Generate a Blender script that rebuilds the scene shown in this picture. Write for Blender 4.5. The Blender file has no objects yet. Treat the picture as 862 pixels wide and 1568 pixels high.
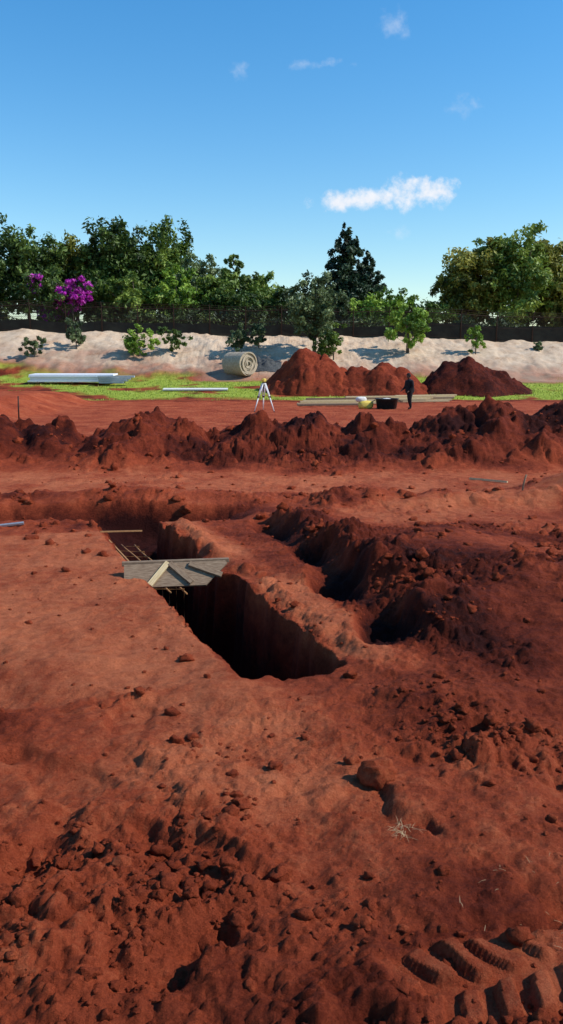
import bpy, math, random
import numpy as np
from mathutils import Vector, Matrix
random.seed(7); rng=np.random.default_rng(11)
scene=bpy.context.scene
F=np.float32
# ------------------------------------------------------------------ noise
_perm=np.random.default_rng(3).permutation(4096).astype(np.int32)
_rv=np.random.default_rng(5).random(4096).astype(F)
_ang=_rv*2*np.pi; _gx=np.cos(_ang).astype(F); _gy=np.sin(_ang).astype(F)
def hsh(ix,iy,s=0):
    return _perm[(_perm[(ix+s*131)&4095]+iy+s*17)&4095]
def perlin(x,y,s=0):
    x=np.asarray(x,F);y=np.asarray(y,F)
    ix=np.floor(x).astype(np.int32);iy=np.floor(y).astype(np.int32)
    fx=x-ix;fy=y-iy
    u=fx*fx*fx*(fx*(fx*6-15)+10);v=fy*fy*fy*(fy*(fy*6-15)+10)
    def g(a,b):
        h=hsh(ix+a,iy+b,s);return _gx[h]*(fx-a)+_gy[h]*(fy-b)
    n0=g(0,0)*(1-u)+g(1,0)*u;n1=g(0,1)*(1-u)+g(1,1)*u
    return (n0*(1-v)+n1*v)*1.4
def fbm(x,y,o=4,s=0,g=.5):
    r=0;a=1.0
    for i in range(o):
        r=r+a*perlin(x*2**i+i*7.3,y*2**i-i*3.1,s+i);a*=g
    return r
def billow(x,y,o=4,s=0,g=.5):
    r=0;a=1.0
    for i in range(o):
        r=r+a*np.abs(perlin(x*2**i+i*5.3,y*2**i-i*9.1,s+i));a*=g
    return r
def clods(x,y,sc,s=0,prob=.6):
    wx=x/sc+.25*perlin(x/sc*1.7,y/sc*1.7,s+3);wy=y/sc+.25*perlin(x/sc*1.7+9,y/sc*1.7,s+4)
    ix=np.floor(wx).astype(np.int32);iy=np.floor(wy).astype(np.int32)
    out=np.zeros(np.shape(wx),F)
    for a in (-1,0,1):
        for b in (-1,0,1):
            h=hsh(ix+a,iy+b,s)
            jx=_rv[h];jy=_rv[(h*7+13)&4095];r=.2+.42*_rv[(h*3+5)&4095]**1.5
            pr=_rv[(h*5+77)&4095]<prob
            dd=((wx-ix-a-jx)**2+(wy-iy-b-jy)**2)/(r*r)
            out=np.maximum(out,np.where(pr,np.sqrt(np.maximum(0,1-dd))*r,0))
    return out*sc
def ss(a,b,x):
    t=np.clip((x-a)/(b-a),0,1);return t*t*(3-2*t)
# ------------------------------------------------------------------ terrain
BERM=[(-10.2,17.6,1.1,2.4),(-8.2,17.2,1.05,2.2),(-6.6,17.2,1.2,2.1),(-4.85,17.3,.92,1.4),(-4.2,16.6,.45,1.1),(-2.95,17.3,1.12,1.95),(-2.1,17.0,.45,1.3),
 (-.5,17.3,.95,1.6),(.25,16.9,.62,1.2),(.75,17.5,1.12,1.5),(1.45,16.9,.66,1.3),(1.95,17.3,1.02,1.45),(2.6,17.2,.72,1.3),(3.2,16.7,.7,1.5),(3.8,17.4,1.18,1.75),
 (4.7,17.3,1.38,1.95),(5.4,16.9,.95,1.7),(6.3,17.4,1.32,2.1),(7.6,17.2,1.2,2.1),(9.3,17.5,1.3,2.3)]
P0=(.09,5.0);D=(-.385,.923);N=(.923,.385)
def sd(x,y):
    dx=x-P0[0];dy=y-P0[1];return dx*D[0]+dy*D[1],dx*N[0]+dy*N[1]
def tread(x,y):
    q=(x-.72)*.95+(y-2.24)*.31; p=-(x-.72)*.31+(y-2.24)*.95
    p=p+.03*perlin(x*3,y*3,7)
    band=ss(0,.05,.20-np.abs(p))*ss(-.44,-.28,q+.12*perlin(x*5,y*5,17))
    return q,p,band
def masks(x,y):
    s,d=sd(x,y)
    low=fbm(x*.7,y*.7,3,40)
    rough=ss(-.35,.42,low+.0)
    p1=ss(-.2,.2,s)*(1-ss(5.0,5.3,s))*ss(-2.6,-1.6,d)*(1-ss(-.45,-.38,d))
    p2=ss(-.6,.2,s)*(1-ss(6,6.4,s))*ss(.42,.55,d)*(1-ss(.8,1.0,d))
    p3=ss(12.2,12.6,y)*(1-ss(14.6,15.2,y))
    p4=ss(1.8,3.2,d)*ss(3.0,4.5,s)*(1-ss(4.8,5.6,s))
    p5=ss(20,22,y)*(1-ss(44,46,y))
    sm=np.clip(np.maximum.reduce([p1,p2*.85,p3*.8,p4*.7,p5*.8]),0,1)
    p6=np.exp(-((d+.5)/1.0)**2)*ss(-2.0,-1.2,s)*(1-ss(-.2,.2,s))
    sm=np.maximum(sm,p6*.75)
    rough=np.clip(rough*.80+.20,0,1)*(1-.85*sm)
    fore=1-ss(2.8,4.0,y)
    lump=.5*np.exp(-((x-.95)/.6)**2-((y-4.3)/.7)**2)+.6*np.exp(-((x+.95)/.35)**2-((y-2.75)/.5)**2)
    rough=np.clip(rough+fore*.10+lump,0,1)
    return rough,sm
def base(x,y):
    toe=np.interp(y,[-3000,40,48,58,70,3000],[0,0,0,1.0,1.4,1.4])
    top=4.45-.02*np.clip(x,-60,60)+np.clip((y-67)*.02,0,8)
    k=np.clip((y-57.5)/10.5,0,1);k=k*.55+.45*ss(0,1,k)
    return toe*(1-k)+top*k
def H(x,y,detail=True):
    x=np.asarray(x,np.float64);y=np.asarray(y,np.float64)
    z=base(x,y)
    rough,sm=masks(x,y)
    near=1-ss(44,48,y)
    s,d=sd(x,y)
    z=z+near*(.10*fbm(x*.25,y*.25,3,1)*(1-.8*sm))
    fore=(1-ss(4.5,7,y))
    q,p,band=tread(x,y)
    calm=1-band
    z=z+fore*.085*fbm(x*.95,y*.95,2,70)*(1-.85*band)
    z=z-calm*(1-ss(4.2,5,y))*(1-sm)*.075*ss(.25,.55,fbm(x*1.5+4,y*1.5,3,73))
    # hollow scuffed out at the left foreground
    z=z-.11*np.exp(-((x+.98+.1*perlin(x*4,y*4,18))/.20)**2-((y-2.85)/.25)**2)
    wx=x+.28*perlin(x*1.1,y*1.1,20)+.06*perlin(x*3.1,y*3.1,22);wy=y+.35*perlin(x*1.1+5,y*1.1,21)+.07*perlin(x*3.1,y*3.1,24)
    b=np.zeros_like(z)
    for (cx,cy,h,r) in BERM:
        dd=np.sqrt((wx-cx)**2+((wy-cy)*.85)**2+.06)
        hh=h*(1-dd/r)
        b=np.where(np.abs(b-hh)<.08,np.maximum(b,hh)+(.08-np.abs(b-hh))**2/.32,np.maximum(b,hh))
    b=np.maximum(b,0)
    low=.26*ss(14.6,16.2,y)*(1-ss(18,20,y))*(1-.75*np.exp(-((x+1.35)/.5)**2))
    bm=ss(.03,.22,b+low)
    z=z+np.maximum(b,low)+bm*(.10*fbm(x*1.5,y*1.5,3,30,.45))+bm*(.65*clods(x,y,.46,29,.45)+.7*clods(x,y,.22,37,.4)+.75*clods(x,y,.11,38,.55))
    rr=np.exp(-((y-11.55-.3*perlin(x*.6,y*0,9))/.42)**2)*ss(.2,.9,x)
    z=z+rr*(.14+.09*fbm(x*1.6,y*1.6,3,33)+.7*clods(x,y,.26,34,.5))
    rb=np.exp(-(((x-4.7)/.8)**2+((y-12.2)/.7)**2)); z=z+.38*rb
    # transverse trench (shallow, deeper where the main trench meets it)
    e=.08*perlin(x*1.3,y*1.3,50)+.05*perlin(x*3,y*3,51)
    ty=np.abs(y-10.75+e)
    tdep=.22+.30*np.exp(-((x+1.95)/.65)**2)
    tr=ss(0,.26,.60-ty)*(1-ss(-.95,-.35,x+.15*perlin(x*2,y*2,5)))
    z=z-tdep*tr
    z=z+.10*np.exp(-((y-11.75+e)/.25)**2)*(1-ss(-.4,.2,x))
    # trench 1
    right=ss(-.05,.05,d)
    e1=.03*perlin(s*1.6,d*.8,52)+.014*perlin(s*6,d*6,53)+right*(.10*perlin(s*1.9,s*0,57)+.05*perlin(s*4.5,d*2,58))
    dl=d+e1
    hw=.385+.02*right
    wall=.06+.05*right
    endn=s+.10*perlin(d*3,s*0,54)+.04*perlin(d*8,s*5,55)
    tt=np.clip((hw-np.abs(dl))/wall,0,1);tt=ss(0,1,tt)
    t1=tt*ss(-.04,.12,endn)*(1-ss(5.7,5.8,s))
    z=z-(.95-tdep*tr)*t1
    z=z-.07*right*ss(.0,.16,.16-np.abs(dl-.47))*(1-t1)*ss(-.1,.3,s)*(1-ss(5.2,5.6,s))*(.5+perlin(s*2.3,s*0,56))
    m1=np.exp(-((dl-.60)/.13)**2)*ss(-.3,.1,s)*(1-ss(2.6,3.0,s))
    z=z+m1*(.02+.07*fbm(x*2.6,y*2.6,2,35)+.55*clods(x,y,.13,59,.35))
    m2=np.exp(-((dl-.53)/.17)**2)*ss(3.1,3.5,s)*(1-ss(4.8,5.2,s))
    z=z+m2*(.12+.12*fbm(s*1.5,d*2.,2,39)+.6*clods(x,y,.18,59,.4))
    # shallow partly collapsed channel with separate heaps on its right
    c2=1.02+.135*s
    d2=d-c2+.16*perlin(s*1.2,d*.6,60)+.06*perlin(s*4,d*4,61)
    def pkf(w): 
        return .80*np.exp(-((s-.55)/(w*.9))**2)+1.0*np.exp(-((s-1.75)/(w*1.15))**2)+.80*np.exp(-((s-2.95)/(w*1.0))**2)+.75*np.exp(-((s-4.3)/(w*1.15))**2)
    pks=pkf(.41)
    inn=ss(-.1,.4,s)*(1-ss(4.9,5.3,s))
    hw2=.22+.10*pks
    t2=ss(0,.24,hw2-np.abs(d2+.02))*inn
    z=z-(.03+.18*pks)*t2
    prof=np.where(d2<.36,np.exp(-((d2-.36)/.155)**2),np.exp(-((d2-.36)/.50)**2))
    hp=prof*ss(-.2,.4,s)*(1-ss(4.8,5.4,s))
    z=z+hp*((.03+.24*pks)*(1+.35*fbm(x*2.0,y*2.0,2,36,.4))+.7*clods(x,y,.20,45,.45)+.8*clods(x,y,.10,46,.5))
    hp2=np.exp(-((d2-1.5)/.8)**2)*ss(-.6,.8,s)*(1-ss(2.8,3.8,s))
    z=z+hp2*.20
    z=z+.7*ss(25,28,y)*(1-ss(42,46,y))*(1-ss(-12.5,-9.5,x+.6*perlin(x*.5,y*.5,66)))
    hole=np.maximum(t1,np.maximum(tr*(.35+.65*np.exp(-((x+1.95)/.65)**2)),t2*.7*pks))
    bk=ss(57,60,y)
    z=z+bk*(.22*fbm(x*.35,y*.3,4,77)+.10*billow(x*1.1,y*1.1,3,78))
    if detail:
        r=rough*near*(1-.6*hole)*calm
        heap=np.clip(hp+m1*.5+m2*.5,0,1)
        z=z+r*(.064*billow(x*2.1,y*2.1,4,80,.55)-.02)
        z=z+(r*.85)*clods(x,y,.19,90,.28)*ss(-.1,.4,perlin(x*1.3,y*1.3,91))
        z=z+(r*.85)*clods(x,y,.085,93,.5)*ss(-.35,.35,perlin(x*1.9,y*1.9,94))
        z=z+(r*.85+.11*near*calm+heap*.4)*clods(x,y,.038,96,.62)*(1-ss(9,12,y))
        z=z+(r*.8+.18)*clods(x,y,.018,97,.6)*(1-ss(4,5.5,y))*(1-.6*band)
        z=z+.016*fbm(x*5,y*5,3,98)*near*(1-.6*band)+.024*r*fbm(x*11,y*11,2,102)*(1-ss(6,8,y))+hole*.035*fbm(x*4,y*4,3,99)
        pw=p+.012*perlin(x*7,y*7,8)
        wear=.25+.75*ss(-.75,-.1,fbm(x*2.7,y*2.7,3,107)+.1)
        for sgn in (-1,1):
            pp=(pw-sgn*.098)/.092
            w=np.cos((q+sgn*.5*pw+.038*(sgn>0)+.013*perlin(x*8,y*8,5))*2*np.pi/.125)
            lug=ss(-.42,.28,w)*ss(0,.38,1-np.abs(pp)+.12*perlin(x*16,y*16,14))
            z=z+band*wear*.043*lug*(.9+.5*perlin(x*6,y*6,12))
        z=z-band*.014+band*(1-wear)*.6*clods(x,y,.045,106,.6)
    return z,hole
def coords():
    a=1.5;ds=.0072;m=math.asinh(95/a);n=int(m/ds)
    xs=a*np.sinh(np.linspace(-m,m,2*n+1))
    xs=np.concatenate([[-2500,-800,-300,-150],xs,[150,300,800,2500]])
    ys=[1.3]
    while ys[-1]<82: ys.append(ys[-1]*1.0035+.0006)
    ys=np.array(ys)
    ys=np.concatenate([[-1500,-300,-60,-20,-8,-4,-2,-1,-.4,0,.3,.6,.8,.95,1.05,1.12,1.18,1.24],ys,[90,110,150,250,600,1200,3000]])
    return xs,ys
def newobj(name,me,mats=()):
    ob=bpy.data.objects.new(name,me);scene.collection.objects.link(ob)
    for m in mats: me.materials.append(m)
    return ob
def bigmesh(name,co,quads,smooth=True):
    me=bpy.data.meshes.new(name)
    k=quads.shape[1]
    me.vertices.add(len(co));me.vertices.foreach_set('co',np.ascontiguousarray(co,F).ravel())
    me.loops.add(quads.size);me.loops.foreach_set('vertex_index',quads.astype(np.int32).ravel())
    me.polygons.add(len(quads));me.polygons.foreach_set('loop_start',np.arange(0,quads.size,k,dtype=np.int32))
    me.polygons.foreach_set('use_smooth',np.full(len(quads),smooth))
    me.update(calc_edges=True)
    return me
def attr(me,name,vals,dom='POINT'):
    a=me.attributes.new(name,'FLOAT',dom);a.data.foreach_set('value',np.ascontiguousarray(vals,F).ravel())
# ------------------------------------------------------------------ material helpers
def mat(name):
    m=bpy.data.materials.new(name);m.use_nodes=True
    nt=m.node_tree;b=nt.nodes['Principled BSDF'];b.inputs['Roughness'].default_value=.9
    b.inputs['Specular IOR Level'].default_value=.2
    return m,nt,b
def nd(nt,t,**k):
    n=nt.nodes.new(t)
    for a,v in k.items(): setattr(n,a,v)
    return n
def lk(nt,a,b): nt.links.new(a,b)
def noise(nt,scale,detail=6,rough=.6,vec=None):
    n=nd(nt,'ShaderNodeTexNoise');n.inputs['Scale'].default_value=scale;n.inputs['Detail'].default_value=detail;n.inputs['Roughness'].default_value=rough
    if vec is not None: lk(nt,vec,n.inputs['Vector'])
    return n.outputs['Fac']
def ramp(nt,fac,stops):
    r=nd(nt,'ShaderNodeValToRGB');e=r.color_ramp.elements
    while len(e)<len(stops): e.new(.5)
    for i,(p,c) in enumerate(stops): e[i].position=p;e[i].color=(*c,1) if len(c)==3 else c
    lk(nt,fac,r.inputs['Fac']);return r.outputs['Color']
def mix(nt,f,a,b,bt='MIX'):
    m=nd(nt,'ShaderNodeMix',data_type='RGBA',blend_type=bt)
    for sock,v in ((m.inputs[0],f),(m.inputs[6],a),(m.inputs[7],b)):
        if isinstance(v,(int,float)): sock.default_value=v
        elif isinstance(v,tuple): sock.default_value=(*v,1)
        else: lk(nt,v,sock)
    return m.outputs[2]
def math_(nt,op,a,b=0.0,clamp=False):
    m=nd(nt,'ShaderNodeMath',operation=op,use_clamp=clamp)
    for i,v in enumerate((a,b)):
        if isinstance(v,(int,float)): m.inputs[i].default_value=v
        else: lk(nt,v,m.inputs[i])
    return m.outputs[0]
def at(nt,name): 
    n=nd(nt,'ShaderNodeAttribute',attribute_name=name);return n.outputs['Fac']
def bump(nt,b,h,dist,strength=1.0,prev=None):
    n=nd(nt,'ShaderNodeBump');n.inputs['Distance'].default_value=dist;n.inputs['Strength'].default_value=strength
    lk(nt,h,n.inputs['Height'])
    if prev is not None: lk(nt,prev,n.inputs['Normal'])
    lk(nt,n.outputs['Normal'],b.inputs['Normal']);return n.outputs['Normal']
SOIL_D=(.145,.023,.0095);SOIL_M=(.325,.060,.023);SOIL_L=(.55,.160,.068)
def soil_color(nt,pos):
    n1=noise(nt,1.1,6,.6,pos);n2=noise(nt,9,8,.7,pos);n3=noise(nt,70,4,.7,pos)
    s=math_(nt,'ADD',math_(nt,'MULTIPLY',n1,.38),math_(nt,'ADD',math_(nt,'MULTIPLY',n2,.38),math_(nt,'MULTIPLY',n3,.24)))
    return s
def soil_mat():
    m,nt,b=mat('red_soil')
    g=nd(nt,'ShaderNodeNewGeometry');pos=g.outputs['Position']
    s=soil_color(nt,pos)
    s=math_(nt,'ADD',s,math_(nt,'MULTIPLY',at(nt,'pale'),.15))
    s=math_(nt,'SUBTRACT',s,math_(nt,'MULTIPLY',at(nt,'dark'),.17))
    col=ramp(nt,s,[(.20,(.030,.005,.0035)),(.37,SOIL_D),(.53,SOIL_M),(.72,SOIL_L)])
    sn=noise(nt,.9,8,.65,pos);sn2=noise(nt,6,6,.7,pos)
    sand=ramp(nt,math_(nt,'ADD',math_(nt,'MULTIPLY',sn,.6),math_(nt,'MULTIPLY',sn2,.4)),[(.33,(.36,.21,.12)),(.45,(.55,.39,.26)),(.65,(.68,.53,.375))])
    col=mix(nt,at(nt,'sand'),col,sand)
    gn=noise(nt,2.5,7,.75,pos)
    gr=ramp(nt,gn,[(.3,(.14,.18,.02)),(.5,(.28,.35,.04)),(.7,(.44,.46,.09))])
    col=mix(nt,at(nt,'grass'),col,gr)
    lk(nt,col,b.inputs['Base Color'])
    p=bump(nt,b,noise(nt,24,8,.72,pos),.045,1.0)
    bump(nt,b,noise(nt,130,5,.7,pos),.010,1.0,p)
    b.inputs['Specular IOR Level'].default_value=.10
    return m
SOIL=soil_mat()
# ------------------------------------------------------------------ build ground
xs,ys=coords();X,Y=np.meshgrid(xs,ys)
Z,hole=H(X,Y)
nr,nc=X.shape
idx=np.arange(nr*nc).reshape(nr,nc)
q=np.stack([idx[:-1,:-1],idx[:-1,1:],idx[1:,1:],idx[1:,:-1]],-1).reshape(-1,4)
me=bigmesh('ground',np.stack([X,Y,Z],-1).reshape(-1,3),q)
rough,sm=masks(X,Y)
pn=fbm(X*.12,Y*.2,4,120)
sandm=ss(57.0,60.5,Y+2.2*pn+(.05*X))*(.5+.5*ss(59.5,63.5,Y+2.2*fbm(X*.3,Y*.5,3,125)+.04*X))
grassm=ss(46.5,48.5,Y+1.8*pn+.06*X)*(1-ss(56.5,59.5,Y+2*pn+.04*X))*ss(-.45,.1,fbm(X*.3,Y*.35,4,130)+.012*X+.15)
sb,db=sd(X,Y)
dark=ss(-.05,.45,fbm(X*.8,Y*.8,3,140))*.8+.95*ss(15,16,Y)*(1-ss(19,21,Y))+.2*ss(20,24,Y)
dark=np.clip(dark*(1-sm*.8)+.7*(np.exp(-((db-1.9)/.8)**2)*ss(-1.5,.5,sb)*(1-ss(4,5,sb)))+.45*ss(.8,1.4,X)*ss(4.2,5,Y)*(1-ss(7,8,Y))+.4*np.exp(-((X-.95)/.6)**2-((Y-4.3)/.7)**2)+hole*2.5,0,2.4)  # hole term paints deeper shade into the soil colour inside trenches and cuts
tb=tread(X,Y)[2]
pale=np.clip(sm*.95+.25*(1-rough)*(Y<7)+.2*ss(-.1,.4,fbm(X*.4,Y*.7,3,150))+.45*tb,0,1)*(1-.45*ss(20,24,Y))*(1-hole)
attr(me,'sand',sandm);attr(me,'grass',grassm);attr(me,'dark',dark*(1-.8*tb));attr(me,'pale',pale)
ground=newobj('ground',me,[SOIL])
def hz(x,y): return float(H(np.array([x]),np.array([y]))[0][0])
# ------------------------------------------------------------------ loose clods
import bmesh
def ico(sub):
    bm=bmesh.new();bmesh.ops.create_icosphere(bm,subdivisions=sub,radius=1)
    v=np.array([p.co[:] for p in bm.verts]);f=np.array([[q.index for q in p.verts] for p in bm.faces]);bm.free();return v,f
iv,iff=ico(3)
iv2,if2=ico(2)
def clodshape(v,seed,amp=.35):
    n=perlin(v[:,0]*1.6+seed*3.1,v[:,1]*1.6+v[:,2]*2.1,seed)+.5*perlin(v[:,0]*4+seed,v[:,1]*4-v[:,2]*4,seed+1)
    return v*(1+amp*n)[:,None]
vars_=[clodshape(iv2,i,.75) for i in range(14)]
def scatter_clods(n,seed):
    r=np.random.default_rng(seed)
    yy=1.7*np.exp(r.random(n)*math.log(13));xx=(r.random(n)*2-1)*(.62*yy+.7)
    rg,smm=masks(xx,yy)
    clus=ss(-.15,.4,fbm(xx*1.6,yy*1.6,2,200))
    keep=r.random(n)<np.clip(rg*rg*1.1*clus+.035,0,1)*(1-.9*tread(xx,yy)[2])
    xx=xx[keep];yy=yy[keep];n=len(xx)
    sz=(.0035+.008*r.random(n)+.034*r.random(n)**8)*(.75+.15*np.minimum(yy,14))
    z,h=H(xx,yy)
    ok=h<.3
    xx,yy,z,sz=xx[ok],yy[ok],z[ok],sz[ok];n=len(xx)
    V=[];Fc=[];off=0
    for i in range(n):
        a=r.random(3)*6.28
        R=np.array(Matrix.Rotation(a[0],3,'X')@Matrix.Rotation(a[1],3,'Z'))
        v=(vars_[i%14]*np.array([1,.8,.65]))@R.T*sz[i]*np.array([1,1,.8])+np.array([xx[i],yy[i],z[i]+sz[i]*.12])
        V.append(v);Fc.append(if2+off);off+=len(v)
    return np.concatenate(V),np.concatenate(Fc)
cv,cf=scatter_clods(28000,31)
me=bigmesh('soil_clods',cv,cf,True)
attr(me,'pale',np.full(len(cv),.15));attr(me,'dark',np.full(len(cv),.2))
newobj('soil_clods',me,[SOIL])
def big_clod(name,x,y,r,seed,sq=(1,.85,.8)):
    v=clodshape(iv,seed,.28)*np.array(sq)*r
    v=v+np.array([x,y,hz(x,y)+r*.3])
    me=bigmesh(name,v,iff,True);attr(me,'pale',np.full(len(v),.6));attr(me,'dark',np.zeros(len(v)));return newobj(name,me,[SOIL])
big_clod('soil_boulder',.47,3.56,.095,5)
big_clod('soil_boulder',-.62,2.75,.04,6)
big_clod('soil_boulder',.36,3.75,.04,8)
# ------------------------------------------------------------------ far soil piles
def pile(cx,cy,peaks,seed,R,dk):
    n=150
    g=np.linspace(-R,R,n);A,B=np.meshgrid(g,g*.75)
    wx=A+.5*perlin(A*.5+cx,B*.5,seed)+.15*perlin(A*2,B*2,seed+2);wy=B+.4*perlin(A*.6,B*.6+cx,seed+1)
    b=np.full(A.shape,-.4)
    for (px,py,h,r) in peaks:
        dd=np.sqrt((wx-px)**2+(wy-py)**2+.12);b=np.maximum(b,h*(1-dd/r))
    z=b+ss(-.1,.4,b)*(.12*fbm(A*.9,B*.9,3,seed+5))+(.5*clods(A,B,.6,seed,.4)+.5*clods(A,B,.3,seed+3,.4))*ss(0,.3,b)
    z=np.where(b<=0,np.minimum(z,-.15),z)
    zz=base(A+cx,B+cy)+z
    ix=np.arange(n*n).reshape(n,n)
    q=np.stack([ix[:-1,:-1],ix[:-1,1:],ix[1:,1:],ix[1:,:-1]],-1).reshape(-1,4)
    me=bigmesh('soil_pile',np.stack([A+cx,B+cy,zz],-1).reshape(-1,3),q)
    attr(me,'pale',np.full(n*n,0.1));attr(me,'dark',np.full(n*n,dk))
    newobj('soil_pile',me,[SOIL])
pile(2.4,52,[(-.9,0,3.1,2.8),(.3,-.2,2.4,2.8),(1.5,-.2,1.8,2.3),(-2,.2,1.0,1.8)],301,5,.6)
pile(6.2,51.3,[(-1.2,.2,1.8,2.4),(.3,0,2.1,2.6),(1.4,0,1.9,2.3)],311,5,.7)
pile(12.3,52,[(-1.2,0,2.1,2.6),(-.2,0,2.5,2.9),(1.0,0,1.7,2.6),(2.4,-.2,.9,1.8)],321,5.5,1.6)
# ------------------------------------------------------------------ foliage
def leafmat(name,c0,c1,c2,trans=.25):
    m,nt,b=mat(name)
    t=at(nt,'tint')
    col=ramp(nt,t,[(0.05,c0),(.5,c1),(.95,c2)])
    lk(nt,col,b.inputs['Base Color']);b.inputs['Roughness'].default_value=.55;b.inputs['Specular IOR Level'].default_value=.35
    tr=nd(nt,'ShaderNodeBsdfTranslucent');lk(nt,col,tr.inputs['Color'])
    mx=nd(nt,'ShaderNodeMixShader');mx.inputs[0].default_value=trans
    out=nt.nodes['Material Output'];lk(nt,b.outputs[0],mx.inputs[1]);lk(nt,tr.outputs[0],mx.inputs[2]);lk(nt,mx.outputs[0],out.inputs[0])
    return m
L_DARK=leafmat('leaf_dark_green',(.026,.052,.010),(.070,.125,.020),(.16,.23,.04))
L_CON=leafmat('leaf_conifer',(.010,.025,.014),(.025,.055,.024),(.055,.095,.036),.1)
L_MID=leafmat('leaf_mid_green',(.045,.085,.010),(.125,.20,.026),(.26,.34,.055))
L_YEL=leafmat('leaf_yellow_green',(.07,.085,.012),(.20,.21,.028),(.38,.36,.07))
L_BRI=leafmat('leaf_bright_green',(.07,.13,.012),(.18,.31,.03),(.36,.50,.07))
L_GRY=leafmat('leaf_grey_green',(.04,.065,.025),(.10,.145,.055),(.21,.27,.11))
L_MAG=leafmat('bougainvillea_bract',(.24,.01,.19),(.50,.02,.42),(.7,.08,.58))
def barkmat():
    m,nt,b=mat('bark');g=nd(nt,'ShaderNodeNewGeometry')
    lk(nt,ramp(nt,noise(nt,6,6,.7,g.outputs['Position']),[(.3,(.06,.045,.032)),(.7,(.22,.18,.14))]),b.inputs['Base Color']);return m
BARK=barkmat()
def tube(pts,rad,k=6):
    V=[];Fq=[]
    pts=[Vector(p) for p in pts]
    for i,p in enumerate(pts):
        t=(pts[min(i+1,len(pts)-1)]-pts[max(i-1,0)]).normalized()
        a=t.orthogonal().normalized() if abs(t.z)<.95 else Vector((1,0,0));a=(a-t*a.dot(t)).normalized();bb=t.cross(a)
        for j in range(k):
            an=2*math.pi*j/k;V.append(p+(a*math.cos(an)+bb*math.sin(an))*rad[i])
    for i in range(len(pts)-1):
        for j in range(k):
            Fq.append((i*k+j,i*k+(j+1)%k,(i+1)*k+(j+1)%k,(i+1)*k+j))
    return np.array([v[:] for v in V]),np.array(Fq)
def leaves(cent,rad,n,size,r,shell=.35):
    d=r.normal(size=(n,3));d/=np.linalg.norm(d,axis=1)[:,None]
    rr=(shell+(1-shell)*r.random(n))**(1/2.0)
    rr*=1+.16*r.normal(size=n)
    c=cent+d*rr[:,None]*rad
    nrm=d*.6+r.normal(size=(n,3))*.6+np.array([0,0,.35]);nrm/=np.linalg.norm(nrm,axis=1)[:,None]
    a=np.cross(nrm,r.normal(size=(n,3)));a/=np.linalg.norm(a,axis=1)[:,None];b=np.cross(nrm,a)
    s=size*(.55+.8*r.random(n))[:,None]
    v=np.stack([c-a*s,c-b*s*.45+nrm*s*.12,c+a*s,c+b*s*.45+nrm*s*.12],1)
    return v.reshape(-1,3),n
def tree(name,x,y,h,w,cb,mats,nl=16,leaf=9000,size=.26,seed=1,shape='round',lobe=.26,lean=0,trunks=1,tr=.22,acc=None,z=None,depth=None):
    r=np.random.default_rng(seed);z0=(hz(x,y) if z is None else z)-.1
    V=[];Q=[];M=[];T=[];off=0
    ch=h-cb;dw=depth or w*.85
    lob=[]
    for i in range(nl):
        f=(i+.5)/nl if shape!='round' else r.random()
        if shape=='column':
            zz=cb+ch*f*.93;rad=w*.5*math.sin(min(1,(1-f)*1.3+.12)*math.pi/2)*(.85+.3*r.random())
            an=i*2.4;q=.5*rad;lob.append((np.array([math.cos(an)*q,math.sin(an)*q,zz]),np.array([rad*.66,rad*.66,ch*.10])))
        else:
            th=r.random()*6.28;ph=r.random()*2-1 ;rr=.45+.4*r.random()
            p=np.array([math.cos(th)*math.sqrt(1-ph*ph)*rr*w*.5,math.sin(th)*math.sqrt(1-ph*ph)*rr*dw*.5,cb+ch*.5+ph*rr*ch*.48])
            k=lobe*(.65+.7*r.random());lob.append((p,np.array([w*k,w*k,ch*k*.85])))
    if shape=='round': lob.append((np.array([0,0,cb+ch*.5]),np.array([w*.3,dw*.3,ch*.3])))
    for t in range(trunks):
        bx=(t-(trunks-1)/2)*tr*1.6
        top=cb+ch*.6
        pts=[(bx+lean*f*f*h+.05*math.sin(f*7+t+seed)*h*.3*f,.03*math.cos(f*5+t)*h*f,f*top) for f in np.linspace(0,1,7)]
        v,f=tube(pts,[tr*(1.35 if i==0 else 1-.12*i) for i in range(7)],8)
        V.append(v);Q.append(f+off);off+=len(v);M+= [1]*len(f);T+=[.5]*len(v)
    for (p,rd) in lob:
        s0=np.array(pts[2 if p[2]<cb+ch*.5 else 4]);
        if shape!='round': s0=np.array([0,0,max(0,p[2]-.5)])
        mid=(s0+p)/2+r.normal(size=3)*.12*np.linalg.norm(p-s0)*.5
        v,f=tube([s0,mid,p+0],[tr*.42,tr*.27,tr*.1],5);V.append(v);Q.append(f+off);off+=len(v);M+=[1]*len(f);T+=[.5]*len(v)
    wt=np.array([np.prod(l[1])**(2/3) for l in lob]);wt=wt/wt.sum()
    for li,(p,rd) in enumerate(lob):
        n=max(12,int(leaf*wt[li]))
        ns=max(3,int(n/45))
        base_t=.5+.24*r.normal()
        for k in range(ns):
            d=r.normal(size=3);d/=np.linalg.norm(d);c=p+d*rd*(.35+.75*r.random())
            c[0]+=lean*(c[2]/h)**2*h
            sub=rd*(.20+.18*r.random())
            v,nn=leaves(c,sub,int(n/ns),size,r,.1)
            f=np.arange(len(v)).reshape(-1,4)+off
            mi=0 if acc is None or r.random()>acc else 2
            V.append(v);Q.append(f);off+=len(v);M+=[mi]*len(f)
            tt=np.clip(base_t+.15*r.normal()+.14*r.normal(size=nn),0,1);T+=list(np.repeat(tt,4))
    V=np.concatenate(V)+np.array([x,y,z0]);Q=np.concatenate(Q)
    me=bigmesh(name,V,Q,False)
    attr(me,'tint',np.array(T))
    ob=newobj(name,me,[mats[0],BARK]+list(mats[1:]))
    me.polygons.foreach_set('material_index',np.array(M,dtype=np.int32));me.update()
    return ob
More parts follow.
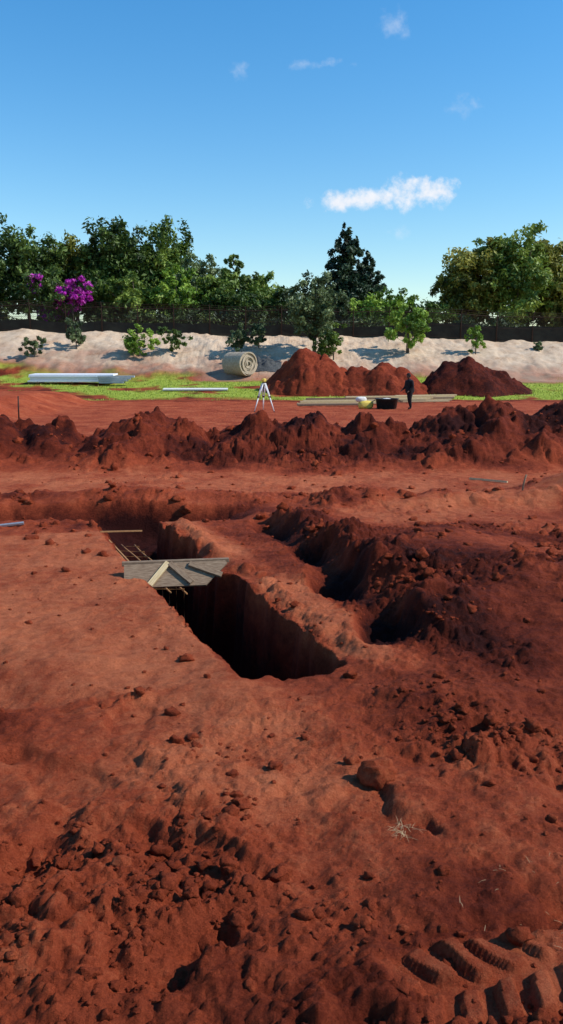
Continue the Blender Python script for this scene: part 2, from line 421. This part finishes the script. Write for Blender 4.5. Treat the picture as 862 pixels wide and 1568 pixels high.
tree('broadleaf_tree',-24.6,79,9.8,8.6,.4,[L_DARK],24,15000,.24,1)
tree('broadleaf_tree',-28.8,76,8.4,6,.4,[L_DARK],18,9000,.24,2)
tree('broadleaf_tree',-20.6,82,9.8,6.6,2.0,[L_YEL],20,12000,.23,3)
tree('broadleaf_tree',-16.1,80,10.6,7.0,.6,[L_DARK],26,15000,.24,4)
tree('broadleaf_tree',-12.4,83,11.6,6.6,1.6,[L_MID],24,15000,.24,5)
tree('bougainvillea',-20.6,71.5,5.4,5.4,.2,[L_DARK,L_MAG],20,7000,.18,6,acc=.22,tr=.1)
tree('bougainvillea',-18.2,70.8,4.8,3.2,2.0,[L_MAG,L_DARK],12,2600,.16,7,acc=.25,tr=.08)
tree('broadleaf_tree',-13.2,73,6.2,5.4,.2,[L_MID],20,9000,.20,8)
tree('broadleaf_tree',-16.5,74,5.8,5.0,.2,[L_DARK],18,7000,.20,48)
tree('broadleaf_tree',-9.6,74,5.8,5.8,.2,[L_BRI],18,8000,.19,9,lobe=.2)
tree('broadleaf_tree',-8.4,80,8.0,7.2,.8,[L_GRY],28,11500,.20,10,lobe=.18)
tree('broadleaf_tree',-4.6,79,8.1,4.8,.4,[L_DARK],16,10000,.22,11,shape='column')
tree('broadleaf_tree',-5.8,76,6.0,5.0,.3,[L_MID],18,7000,.21,12)
tree('broadleaf_tree',-1.9,80,6.2,5.0,.3,[L_MID],18,7000,.21,13)
tree('broadleaf_tree',-4.0,73.5,4.1,5.0,.1,[L_DARK],16,6000,.2,42)
tree('broadleaf_tree',1.0,77,4.4,5.0,.1,[L_DARK],16,6000,.2,43)
tree('cypress_tree',6.2,79,11.0,4.4,.8,[L_CON],26,17000,.22,14,shape='column')
tree('cypress_tree',8.3,80.5,8.6,4.0,.8,[L_CON],20,12000,.22,15,shape='column')
tree('broadleaf_tree',9.4,76,4.6,5.4,.1,[L_BRI],16,6500,.2,16)
tree('broadleaf_tree',13.4,78,4.8,5.8,.1,[L_MID],16,6500,.2,17)
tree('broadleaf_tree',18.2,80,9.0,7.4,.4,[L_YEL],26,14000,.24,18,lobe=.22)
tree('broadleaf_tree',22.8,79,10.5,8.8,.4,[L_MID],28,17000,.24,19,lobe=.21)
tree('broadleaf_tree',26.8,80,9.9,7.8,.4,[L_YEL],26,14000,.24,20,lobe=.21)
tree('broadleaf_tree',31.5,80,9.4,8,1.0,[L_MID],20,8000,.26,21)
tree('broadleaf_tree',-34,80,9.4,8,1.0,[L_MID],20,8000,.26,22)
tree('young_tree',2.55,62.6,6.7,4.8,.6,[L_GRY],28,7500,.16,23,lobe=.19,trunks=2,tr=.08)
tree('young_tree',9.9,63.2,4.3,4.0,.3,[L_BRI],22,4000,.14,24,lobe=.19,trunks=3,tr=.05)
def shrub(x,y,h,w,m,seed,n=900,acc=None):
    tree('shrub',x,y,h,w,.05,m,10,int(n*1.8),.12,seed,lobe=.26,tr=.03,trunks=2,acc=acc)
shrub(-18.9,61.6,2.1,1.8,[L_GRY],50,700);shrub(-16.2,63.6,2.7,2.1,[L_GRY],51,900)
shrub(-11.0,62.2,2.6,2.8,[L_BRI],52,1500);shrub(-8.6,63.2,2.1,2.3,[L_DARK],53,1000)
shrub(-3.3,62.8,2.6,2.2,[L_GRY],54,1000);shrub(-1.8,64.0,2.3,2.2,[L_GRY],55,1000)
shrub(4.0,61.8,2.7,3.0,[L_MID],56,1700);shrub(15.3,63.4,2.3,2.0,[L_BRI],57,650)
shrub(-23.2,64.2,1.2,1.2,[L_GRY],58,400);shrub(20.5,64.5,.7,1.0,[L_GRY],59,250)
L_HEDGE=leafmat('leaf_hedge',(.015,.028,.010),(.04,.07,.016),(.12,.17,.035),.1)
def hedge():
    r=np.random.default_rng(77);V=[];T=[]
    for i in range(1500):
        x=r.uniform(-50,50);y=r.uniform(69.6,74)
        top=1.05+1.7*float(perlin(np.array([x*.3]),np.array([.5]),7)[0]+.5*perlin(np.array([x*.9]),np.array([.5]),9)[0])+ (.5 if x<1 else 0)
        c=np.array([x,y,4.3-.02*x+(r.random()**.8)*max(top,.5)])
        v,n=leaves(c,np.array([.9,.7,.5]),34,.18,r,.1);V.append(v);T.append(np.repeat(np.clip(.45+.28*r.normal()+.1*r.normal(size=n),0,1),4))
    V=np.concatenate(V);me=bigmesh('undergrowth',V,np.arange(len(V)).reshape(-1,4),False);attr(me,'tint',np.concatenate(T));newobj('undergrowth',me,[L_HEDGE])
hedge()
def grassblades():
    r=np.random.default_rng(8);n=26000
    x=r.uniform(-34,34,n);y=r.uniform(45.5,59,n)
    pn=fbm(x*.12,y*.2,4,120)
    g=ss(46.5,48.5,y+1.8*pn+.06*x)*(1-ss(56.5,59.5,y+2*pn+.04*x))*ss(-.45,.1,fbm(x*.3,y*.35,4,130)+.012*x+.15)
    k=r.random(n)<g;x,y=x[k],y[k];n=len(x);z=H(x,y)[0]-.02
    h=r.uniform(.05,.15,n);a=r.uniform(0,6.28,n);w=.035
    b=np.stack([x,y,z],1);s=np.stack([np.cos(a)*w,np.sin(a)*w,0*a],1);t=b+np.stack([r.normal(size=n)*.04,r.normal(size=n)*.04,h],1)
    V=np.stack([b-s,b+s,t],1).reshape(-1,3);me=bigmesh('grass',V,np.arange(len(V)).reshape(-1,3),False)
    attr(me,'tint',np.repeat(r.random(n),3));newobj('grass',me,[leafmat('grass_blade',(.14,.18,.02),(.30,.37,.04),(.46,.48,.09),.3)])
grassblades()
# ------------------------------------------------------------------ simple materials
def simple(name,c0,c1,scale=8,rough=.8,metal=0,stretch=None,bmp=.002):
    m,nt,b=mat(name);tc=nd(nt,'ShaderNodeTexCoord');vec=tc.outputs['Object']
    if stretch:
        mp=nd(nt,'ShaderNodeMapping');mp.inputs['Scale'].default_value=stretch;lk(nt,vec,mp.inputs['Vector']);vec=mp.outputs['Vector']
    n=noise(nt,scale,7,.65,vec);lk(nt,ramp(nt,n,[(.3,c0),(.7,c1)]),b.inputs['Base Color'])
    b.inputs['Roughness'].default_value=rough;b.inputs['Metallic'].default_value=metal
    bump(nt,b,n,bmp,.6);return m
M_WOOD=simple('weathered_timber',(.10,.055,.032),(.32,.23,.15),14,.85,0,(1,9,9))
M_PINE=simple('sawn_pine',(.44,.31,.15),(.68,.53,.31),8,.8,0,(1,9,9))
M_STEEL=simple('galvanised_steel',(.30,.31,.32),(.48,.49,.5),20,.45,.6)
M_RUST=simple('rusted_rebar',(.26,.11,.045),(.44,.24,.10),60,.85,.1)
M_WHITE=simple('white_sheet',(.74,.75,.76),(.85,.85,.85),3,.5)
M_GREY=simple('grey_sheet',(.28,.31,.35),(.42,.45,.5),5,.5)
M_BLACK=simple('black_plastic',(.010,.010,.011),(.03,.028,.028),9,.45)
M_DKSTEEL=simple('dark_steel',(.03,.02,.018),(.07,.04,.03),20,.7,.3)
M_ALU=simple('white_tripod_leg',(.68,.68,.68),(.82,.82,.80),12,.5)
M_YEL=simple('yellow_plastic',(.60,.42,.05),(.78,.60,.14),7,.5)
M_COIR=simple('rolled_matting',(.26,.20,.13),(.52,.43,.32),11,.95,0,(1,1,1),.02)
M_NET=simple('shade_net',(.03,.035,.035),(.10,.10,.10),8,.9)
M_CLOTH=simple('fence_shade_cloth',(.016,.022,.018),(.045,.055,.04),1.5,.9)
M_PAPER=simple('pale_fabric',(.55,.52,.47),(.74,.72,.67),9,.8)
def boxv(l,w,h,bev=.004):
    bm=bmesh.new();bmesh.ops.create_cube(bm,size=1);bmesh.ops.scale(bm,vec=(l,w,h),verts=bm.verts)
    if bev: bmesh.ops.bevel(bm,geom=bm.edges[:],offset=bev,segments=1,affect='EDGES')
    return bm
def bmobj(name,bm,m,parent=None,loc=(0,0,0),rot=(0,0,0),smooth=False):
    me=bpy.data.meshes.new(name);bm.to_mesh(me);bm.free()
    if smooth: me.polygons.foreach_set('use_smooth',[True]*len(me.polygons))
    ob=newobj(name,me,[m]);ob.location=loc;ob.rotation_euler=rot
    if parent: ob.parent=parent
    return ob
def empty(name,loc,rot=(0,0,0)):
    e=bpy.data.objects.new(name,None);scene.collection.objects.link(e);e.location=loc;e.rotation_euler=rot;e.empty_display_size=.2;return e
def tobj(name,pts,rad,m,parent=None,k=8,smooth=True):
    v,f=tube(pts,rad,k)
    n=len(v);v=np.concatenate([v,[np.array(pts[0])],[np.array(pts[-1])]])
    me=bpy.data.meshes.new(name)
    fs=[tuple(a) for a in f]+[(n,(j+1)%k,j) for j in range(k)]+[(n+1,n-k+j,n-k+(j+1)%k) for j in range(k)]
    me.from_pydata([tuple(a) for a in v],[],[tuple(int(q) for q in a) for a in fs]);me.update()
    me.polygons.foreach_set('use_smooth',[smooth]*len(me.polygons))
    ob=newobj(name,me,[m])
    if parent: ob.parent=parent
    return ob
# ------------------------------------------------------------------ fence
def fence():
    e=empty('chain_link_fence',(0,0,0))
    yf=67.6;xr=np.arange(-48,48.1,3.0)
    zz=[hz(float(x),yf) for x in xr];zi=lambda x:float(np.interp(x,xr,zz))
    for i,x in enumerate(xr):
        z=zi(x);tobj('post_%d'%i,[(x,yf,z-.3),(x,yf,z+2.1),(x,yf-.25,z+2.4)],[.05,.045,.035],M_DKSTEEL,e,6)
    for k,h in enumerate((.1,1.1,2.05,2.2,2.35)):
        tobj('wire_%d'%k,[(x,yf-(.0 if h<2.1 else (h-2.1)),zi(x)+h) for x in xr],[.018 if h!=2.05 else .04]*len(xr),M_DKSTEEL,e,4)
    V=[];Q=[];w=.014
    for sgn in (1,-1):
        for x in np.arange(-48,48,.15):
            z0=zi(x)+.05;x2=x+sgn*2.0;z1=zi(x2)+2.03;o=len(V)
            V+= [(x-w,yf-.02*sgn,z0),(x+w,yf-.02*sgn,z0),(x2+w,yf-.02*sgn,z1),(x2-w,yf-.02*sgn,z1)];Q.append((o,o+1,o+2,o+3))
    me=bpy.data.meshes.new('mesh');me.from_pydata(V,[],Q);o=newobj('mesh',me,[M_DKSTEEL]);o.parent=e
    V=[];Q=[];xc=np.arange(-48,48.01,.25)
    for i,x in enumerate(xc):
        sag=.06*abs(math.sin(x*math.pi/3))
        top=(1.3 if x>11 else .9)+.10*float(perlin(np.array([x*.4]),np.array([.2]),31)[0])
        yy=yf+.07+.03*math.sin(x*2.3)
        V+=[(x,yy,zi(x)-.05),(x,yy+.01,zi(x)+top-sag)]
    for i in range(len(xc)-1): Q.append((2*i,2*i+2,2*i+3,2*i+1))
    me=bpy.data.meshes.new('shade_cloth');me.from_pydata(V,[],Q);o=newobj('shade_cloth',me,[M_CLOTH]);o.parent=e
fence()
# ------------------------------------------------------------------ roll of matting
def roll():
    x,y=-3.05,58.6;z=hz(x,y)
    e=empty('rolled_matting',(x,y,z+.80),(0,0,math.radians(-44)))
    L=1.9;n=220;turns=7;V=[];Q=[]
    for i in range(n):
        f=i/(n-1);th=f*turns*2*math.pi;r=.10+.74*f
        jl=.05*math.sin(th*.7)+.03*math.sin(th*2.3)
        for (xx,rr) in ((-L/2+jl,r),(L/2+jl,r)):
            V.append((xx,math.cos(th)*rr,math.sin(th)*rr*.97))
    for i in range(n-1): Q.append((2*i,2*i+1,2*i+3,2*i+2))
    me=bpy.data.meshes.new('spiral_layers');me.from_pydata(V,[],Q);o=newobj('spiral_layers',me,[M_COIR]);o.parent=e
    md=o.modifiers.new('t','SOLIDIFY');md.thickness=.095;md.offset=-1
    tobj('core',[(-.9,0,0),(.9,0,0)],[.09,.09],M_COIR,e,10)
    for k in (-.45,.4):
        pts=[(k,math.cos(a)*.86,math.sin(a)*.84) for a in np.linspace(0,2*math.pi,25)];tobj('strap',pts,[.015]*25,M_NET,e,4)
roll()
def net():
    n=40;g=np.linspace(-1,1,n);A,B=np.meshgrid(g,g);x=-1.5+A*1.5;y=60.2+B*.9
    z=H(x,y)[0]+.03+np.maximum(0,1-A*A-B*B)*(.2+.6*billow(A*2,B*2,3,8))
    ix=np.arange(n*n).reshape(n,n);q=np.stack([ix[:-1,:-1],ix[:-1,1:],ix[1:,1:],ix[1:,:-1]],-1).reshape(-1,4)
    newobj('shade_net_heap',bigmesh('shade_net_heap',np.stack([x,y,z],-1).reshape(-1,3),q),[M_NET])
net()
def stack():
    cx,cy=-14.2,55.6;z=hz(cx,cy)
    e=empty('sheet_stack',(cx,cy,z+.06),(0,0,math.radians(-3)))
    for i in range(3): bmobj('bearer_%d'%i,boxv(.12,1.3,.1),M_WOOD,e,(-2.6+i*2.4,0,.05))
    for i in range(5):
        bmobj('white_sheet_%d'%i,boxv(5.9-.15*(i%2),1.3,.095,.008),M_WHITE,e,(-.35+.08*((i*7)%3),.04*((i*5)%3),.155+.105*i),(math.radians(3),0,0))
    for i in range(4):
        bmobj('grey_sheet_%d'%i,boxv(1.7+.25*i,.5,.12,.008),M_GREY,e,(2.7+.1*i,-.95,.06+.132*i),(0,0,math.radians(3*i-3)))
stack()
def planks():
    e=empty('timber_planks',(0,0,0));r=random.Random(4)
    spec=[(2.4,39.8,3.2,4),(2.9,41.2,4.2,6),(3.3,42.6,4.6,5),(3.7,44.0,4.6,7),(5.4,43.4,5.0,5),(5.9,45.0,5.2,8),(7.4,43.6,3.6,6),(7.5,45.6,4.6,9),(8.3,47.2,3.8,9)]
    for i,(x,y,l,a) in enumerate(spec):
        for j in range(1+(i%3)):
            bmobj('plank_%d_%d'%(i,j),boxv(l,.30,.085,.004),M_PINE if (i+j)%4 else M_WOOD,e,(x+.15*j,y+.12*j,hz(x,y)+.08+.09*j),(0,math.radians(-.4),math.radians(a+r.uniform(-3,3))))
planks()
bmobj('timber_plank',boxv(4.2,.7,.08),M_PAPER,None,(-5.6,52.0,hz(-5.6,52)+.10),(math.radians(5),0,math.radians(3)))
def bundle():
    e=empty('yellow_bag',(3.98,37.6,hz(3.98,37.6)),(0,0,.2))
    v=clodshape(iv,3,.12);v=np.sign(v)*np.abs(v)**.7*np.array([.36,.24,.2])+np.array([0,0,.17])
    o=newobj('sack',bigmesh('sack',v,iff),[M_YEL]);o.parent=e
    v=clodshape(iv,4,.14);v=np.sign(v)*np.abs(v)**.7*np.array([.26,.2,.13])+np.array([-.2,.1,.42])
    o=newobj('sack_top',bigmesh('sack_top',v,iff),[M_PAPER]);o.parent=e
bundle()
def lathe(name,prof,m,parent,loc,k=32):
    V=[];Q=[]
    for (r,z) in prof:
        for j in range(k):
            a=2*math.pi*j/k;V.append((r*math.cos(a),r*math.sin(a),z))
    for i in range(len(prof)-1):
        for j in range(k): Q.append((i*k+j,i*k+(j+1)%k,(i+1)*k+(j+1)%k,(i+1)*k+j))
    me=bpy.data.meshes.new(name);me.from_pydata(V,[],Q);me.update();me.polygons.foreach_set('use_smooth',[True]*len(Q))
    o=newobj(name,me,[m]);o.parent=parent;o.location=loc;return o
def tub():
    e=empty('mixing_tub',(4.95,37.4,hz(4.95,37.4)))
    lathe('shell',[(0.001,.0),(.42,.0),(.46,.03),(.52,.42),(.56,.44),(.56,.48),(.51,.48),(.49,.45),(.44,.08),(.001,.06)],M_BLACK,e,(0,0,0))
    lathe('contents',[(.47,.36),(.3,.43),(.15,.48),(.001,.50)],M_PAPER,e,(0,0,0))
    for s in (-1,1): tobj('handle',[(s*.55,-.12,.4),(s*.64,-.1,.36),(s*.66,0,.34),(s*.64,.1,.36),(s*.55,.12,.4)],[.018]*5,M_BLACK,e,6)
tub()
def tripod():
    x,y=-.78,35.2;z=hz(x,y);e=empty('survey_tripod',(x,y,z))
    for i,a in enumerate((95,215,335)):
        a=math.radians(a);ux,uy=math.cos(a),math.sin(a);px,py=-uy,ux
        for s in (-1,1):
            tobj('leg_rail_%d'%i,[(ux*.07+px*.05*s,uy*.07+py*.05*s,1.22),(ux*.30+px*.035*s,uy*.30+py*.035*s,.62)],[.024,.024],M_ALU,e,6)
        tobj('leg_lower_%d'%i,[(ux*.26,uy*.26,.72),(ux*.5,uy*.5,.03)],[.030,.022],M_ALU,e,6)
        tobj('foot_%d'%i,[(ux*.5,uy*.5,.05),(ux*.52,uy*.52,-.06)],[.028,.006],M_DKSTEEL,e,6)
        bmobj('clamp_%d'%i,boxv(.1,.1,.07,.01),M_DKSTEEL,e,(ux*.28,uy*.28,.66),(0,0,a))
    lathe('head_plate',[(.001,1.21),(.10,1.21),(.11,1.25),(.001,1.25)],M_ALU,e,(0,0,0),20)
    lathe('tribrach',[(.07,1.25),(.075,1.3),(.001,1.3)],M_DKSTEEL,e,(0,0,0),16)
    bmobj('level_body',boxv(.13,.2,.15,.025),M_YEL,e,(0,0,1.385),(0,0,.5))
    tobj('telescope',[(-.07,-.13,1.40),(.07,.13,1.40)],[.035,.045],M_YEL,e,12)
tripod()
def stake(name,x,y,h,r,m,lean=.03):
    z=hz(x,y);tobj(name,[(x,y,z-.15),(x+lean*h*.5,y,z+h*.5),(x+lean*h,y,z+h)],[r,r,r*.9],m,None,8)
stake('steel_picket',-9.75,29.4,.85,.028,M_DKSTEEL)
stake('wooden_stake',3.6,11.7,.26,.014,M_WOOD,.25)
def lay(name,p,q,r,m,k=6):
    z0=hz(*p);z1=hz(*q);tobj(name,[(p[0],p[1],z0+r),(q[0],q[1],z1+r)],[r,r],m,None,k,False)
lay('timber_batten',(3.35,13.9),(3.85,13.3),.022,M_PINE,4)
lay('metal_bar',(-3.95,9.6),(-3.25,9.75),.022,M_STEEL,6)
# ------------------------------------------------------------------ rebar in trench
def tw(s,d,z): return (P0[0]+D[0]*s+N[0]*d,P0[1]+D[1]*s+N[1]*d,z)
def rebar():
    e=empty('rebar_cage',(0,0,0))
    for i,(d,z) in enumerate(((-.28,-.22),(-.10,-.24),(.06,-.26),(-.28,-.56))):
        s0=2.9 if i<3 else .5
        tobj('bar_%d'%i,[tw(s,d+.012*math.sin(s*2+i),z+.015*math.sin(s*3+i)) for s in np.linspace(s0,5.3,14)],[.010]*14,M_RUST,e,6)
    for i,s in enumerate(np.arange(3.0,5.3,.30)):
        lo=[tw(s,-.29,-.21),tw(s,.07,-.25),tw(s,.07,-.58),tw(s,-.29,-.57),tw(s,-.29,-.21)]
        tobj('stirrup_%d'%i,lo,[.008]*5,M_RUST,e,5)
rebar()
def side_board():
    e=empty('trench_setout_laths',(0,0,0))
    pts=[tw(s,-.335,-.26+.01*math.sin(s*4)) for s in np.linspace(.35,2.6,8)]
    tobj('edge_lath',pts,[.006]*8,M_RUST,e,4,False)
    pts=[tw(s,-.33,-.10) for s in np.linspace(3.2,5.0,6)]
    tobj('edge_lath_far',pts,[.012]*6,M_RUST,e,4,False)
    tobj('cross_lath',[tw(5.0,-.42,.0),tw(5.0,.1,-.03)],[.012]*2,M_RUST,e,4,False)
side_board()
def formwork():
    e=empty('formwork_board',(-1.02,7.42,.0),(0,0,math.radians(9)))
    bm=bmesh.new()
    pr=[(-.50,-.13),(.28,-.13),(.50,.10),(.48,.13),(-.50,.12)]
    vs=[bm.verts.new((a,b,0)) for a,b in pr];f=bm.faces.new(vs);ex=bmesh.ops.extrude_face_region(bm,geom=[f])
    bmesh.ops.translate(bm,vec=(0,0,.025),verts=[v for v in ex['geom'] if isinstance(v,bmesh.types.BMVert)])
    bmesh.ops.recalc_face_normals(bm,faces=bm.faces[:])
    bmobj('board',bm,M_WOOD,e,(0,0,0),(math.radians(48),0,0))
    c,s=math.cos(math.radians(48)),math.sin(math.radians(48))
    def on(a,b,h): return (a,b*c-h*s,b*s+h*c)
    for nm,a,b,rz in (('batten_left',-.17,.0,52),('batten_mid',.04,.0,-46),('batten_right',.28,.03,-24)):
        bm=boxv(.30 if nm!='batten_right' else .34,.055,.03,.003)
        o=bmobj(nm,bm,M_PINE if nm=='batten_left' else M_WOOD,e,on(a,b,.042+(.003 if nm=='batten_mid' else 0)))
        o.rotation_euler=(Matrix.Rotation(math.radians(48),3,'X')@Matrix.Rotation(math.radians(rz),3,'Z')).to_euler()
    bmobj('rail',boxv(1.04,.05,.04,.003),M_WOOD,e,on(0,.145,.0))
formwork()
def straw(name,cx,cy,n,rad,L,seed):
    r=np.random.default_rng(seed);V=[];Q=[]
    for i in range(n):
        a=r.random()*6.28;d=rad*math.sqrt(r.random());x=cx+math.cos(a)*d;y=cy+math.sin(a)*d;z=hz(x,y)
        an=r.random()*6.28;l=L*(.4+.8*r.random());p=Vector((x,y,z+.003));t=Vector((math.cos(an),math.sin(an),r.uniform(-.1,.3)))*l
        m=p+t*.5+Vector((0,0,l*.08));w=Vector((-math.sin(an),math.cos(an),0))*.0008;o=len(V)
        V+=[p-w,p+w,m+w,m-w,p+t+w*.3,p+t-w*.3];Q+=[(o,o+1,o+2,o+3),(o+3,o+2,o+4,o+5)]
    me=bpy.data.meshes.new(name);me.from_pydata([v[:] for v in V],[],Q);newobj(name,me,[M_STRAW])
M_STRAW=simple('dry_straw',(.30,.17,.08),(.52,.36,.2),20,.9)
straw('dry_straw',.52,3.05,40,.045,.06,1)
straw('dry_straw',1.0,2.6,40,.35,.04,2)
# ------------------------------------------------------------------ person
def skinfig(name,verts,edges,m,parent,root=0,sub=2):
    me=bpy.data.meshes.new(name);me.from_pydata([v[0] for v in verts],edges,[])
    ob=newobj(name,me,[m]);ob.parent=parent
    md=ob.modifiers.new('s','SKIN');md.use_smooth_shade=True
    for i,v in enumerate(verts):
        sv=me.skin_vertices[0].data[i];r=v[1];sv.radius=r if isinstance(r,tuple) else (r,r);sv.use_root=(i==root)
    ms=ob.modifiers.new('u','SUBSURF');ms.levels=sub;ms.render_levels=sub;return ob
def person():
    M_CL=simple('black_clothing',(.007,.007,.009),(.02,.018,.02),14,.9)
    M_SK=simple('skin',(.10,.05,.032),(.16,.085,.055),10,.6)
    x,y=5.92,36.8;e=empty('worker',(x,y,hz(x,y)),(0,0,math.radians(30)));e.scale=(.97,)*3
    v=[((0,0,.88),(.18,.19)),((-.01,0,1.05),(.155,.18)),((-.03,0,1.25),(.16,.205)),((-.05,0,1.37),(.10,.14)),((-.07,0,1.44),.06),
       ((.0,-.09,.82),(.125,.12)),((-.06,-.1,.47),.085),((.0,-.1,.10),.06),((-.03,-.1,.045),(.05,.045)),((-.15,-.11,.035),(.035,.045)),
       ((.03,.09,.82),(.125,.12)),((.05,.1,.47),.085),((.16,.1,.11),.06),((.14,.1,.05),(.05,.045)),((.02,.11,.035),(.035,.045)),
       ((-.04,-.22,1.30),.08),((-.03,-.27,1.04),.064),((-.20,-.22,.88),.045),
       ((-.04,.22,1.30),.08),((-.05,.27,1.04),.064),((-.24,.22,.93),.045),
       ((.01,0,.70),(.18,.19))]
    ed=[(0,1),(1,2),(2,3),(3,4),(0,5),(5,6),(6,7),(7,8),(8,9),(0,10),(10,11),(11,12),(12,13),(13,14),(2,15),(15,16),(16,17),(2,18),(18,19),(19,20),(0,21)]
    skinfig('clothed_body',v,ed,M_CL,e)
    hv=iv.copy();h=hv*np.array([.098,.078,.125])
    front=np.clip(-hv[:,0],0,1)
    nose=np.exp(-((hv[:,1])/.16)**2-((hv[:,2]+.08)/.22)**2)*front;h[:,0]-=nose*.028
    chin=np.exp(-((hv[:,1])/.4)**2-((hv[:,2]+.8)/.25)**2)*front;h[:,0]-=chin*.025
    eye=np.exp(-((np.abs(hv[:,1])-.38)/.14)**2-((hv[:,2]-.08)/.12)**2)*front;h[:,0]+=eye*.012
    ear=np.exp(-((hv[:,0]-.05)/.16)**2-((hv[:,2])/.22)**2)*np.abs(hv[:,1]);h[:,1]+=np.sign(hv[:,1])*ear*.016
    o=newobj('head',bigmesh('head',h,iff),[M_SK]);o.parent=e;o.location=(-.105,0,1.555);o.rotation_euler=(0,math.radians(-12),0)
    c=iv*np.array([.112,.092,.135]);c=c[:];c[:,2]=np.maximum(c[:,2],-.06);c[:,0]=np.maximum(c[:,0],-.05-.6*np.clip(c[:,2],0,.1))
    o=newobj('beanie',bigmesh('beanie',c,iff),[M_CL]);o.parent=e;o.location=(-.09,0,1.578);o.rotation_euler=(0,math.radians(-12),0)
    for sy,w in ((-.2,(-.20,-.22,.88)),(.2,(-.24,.22,.93))):
        hx,hy,hzz=w
        vv=[((hx,hy,hzz),.026),((hx-.05,hy,hzz-.03),(.03,.018))];ee=[(0,1)]
        for k in range(4):
            oy=(k-1.5)*.020;l=.07-(.012 if k in (0,3) else 0);n=len(vv)
            vv+=[((hx-.085,hy+oy,hzz-.05),.010),((hx-.085-l*.45,hy+oy,hzz-.065),.009),((hx-.085-l*.6,hy+oy,hzz-.10),.008)];ee+=[(1,n),(n,n+1),(n+1,n+2)]
        n=len(vv);s=1 if sy<0 else -1
        vv+=[((hx-.05,hy+s*.035,hzz-.02),.011),((hx-.085,hy+s*.045,hzz-.045),.009)];ee+=[(0,n),(n,n+1)]
        skinfig('hand',vv,ee,M_SK,e,0,1)
person()
# ------------------------------------------------------------------ light, sky, camera
el=math.radians(42);sv=Vector((.99,-.12)).normalized()
sdir=Vector((sv.x*math.cos(el),sv.y*math.cos(el),math.sin(el)))
L=bpy.data.lights.new('sun','SUN');L.energy=5.0;L.angle=math.radians(.5);L.color=(1,.95,.87)
so=bpy.data.objects.new('sun',L);scene.collection.objects.link(so);so.rotation_euler=(-sdir).to_track_quat('-Z','Y').to_euler();so.location=(30,-10,40)
w=bpy.data.worlds.new('World');scene.world=w;w.use_nodes=True;nt=w.node_tree
bg=nt.nodes['Background'];sky=nd(nt,'ShaderNodeTexSky',sky_type='NISHITA')
sky.sun_disc=False;sky.sun_elevation=el;sky.sun_rotation=math.atan2(sv.x,sv.y);sky.altitude=0;sky.air_density=1.35;sky.dust_density=.15;sky.ozone_density=4.5
tc=nd(nt,'ShaderNodeTexCoord');sp=nd(nt,'ShaderNodeSeparateXYZ');lk(nt,tc.outputs['Generated'],sp.inputs[0])
yp=math_(nt,'MAXIMUM',sp.outputs['Y'],.05);gx=math_(nt,'DIVIDE',sp.outputs['X'],yp);gz=math_(nt,'DIVIDE',sp.outputs['Z'],yp)
cb=nd(nt,'ShaderNodeCombineXYZ');lk(nt,gx,cb.inputs[0]);lk(nt,gz,cb.inputs[1])
cn=noise(nt,38,9,.62,cb.outputs[0]);cn2=noise(nt,60,6,.6,cb.outputs[0])
def blob(cx,cz,rx,rz):
    a=math_(nt,'DIVIDE',math_(nt,'SUBTRACT',gx,cx),rx);b=math_(nt,'DIVIDE',math_(nt,'SUBTRACT',gz,cz),rz)
    d=math_(nt,'ADD',math_(nt,'MULTIPLY',a,a),math_(nt,'MULTIPLY',b,b))
    return math_(nt,'SUBTRACT',1.0,d)
def cloud(parts,gain,soft,amp):
    m=None
    for p in parts:
        b=blob(*p);m=b if m is None else math_(nt,'MAXIMUM',m,b)
    v=math_(nt,'ADD',m,math_(nt,'MULTIPLY',math_(nt,'SUBTRACT',cn,.5),amp))
    mr=nd(nt,'ShaderNodeMapRange',interpolation_type='SMOOTHSTEP');mr.inputs[1].default_value=0.0;mr.inputs[2].default_value=soft;mr.inputs[4].default_value=gain
    lk(nt,v,mr.inputs[0]);return mr.outputs[0]
main=cloud([(.072,.195,.050,.0135),(.115,.197,.048,.015),(.150,.205,.032,.022),(.182,.206,.034,.022)],.97,1.5,4.4)
wisps=cloud([(.1315,.390,.020,.018),(-.0527,.339,.015,.013),(.0259,.3448,.022,.007),(.213,.3024,.02,.015),(.1438,.1593,.016,.008),(.065,.348,.02,.006)],.30,2.6,6.5)
cm=math_(nt,'MAXIMUM',main,wisps);front=math_(nt,'GREATER_THAN',sp.outputs['Y'],.1);cm=math_(nt,'MULTIPLY',cm,front)
hs=nd(nt,'ShaderNodeHueSaturation');hs.inputs['Saturation'].default_value=1.34;hs.inputs['Value'].default_value=1.16;lk(nt,sky.outputs[0],hs.inputs['Color'])
ccol=mix(nt,cn2,(5.4,5.7,6.3),(6.7,6.7,6.9))
lk(nt,mix(nt,cm,hs.outputs[0],ccol),bg.inputs['Color']);bg.inputs['Strength'].default_value=.15
cam=bpy.data.cameras.new('camera');co=bpy.data.objects.new('camera',cam);scene.collection.objects.link(co)
cam.sensor_fit='VERTICAL';cam.sensor_height=24;cam.lens=24*1207/1568;cam.clip_end=6000;cam.clip_start=.05
co.location=(0,0,2.0);co.rotation_euler=(math.radians(90-10.51),0,0);scene.camera=co
scene.view_settings.view_transform='Standard';scene.view_settings.look='None';scene.view_settings.exposure=0
print('clods',len(cv),'ground',nr,nc)
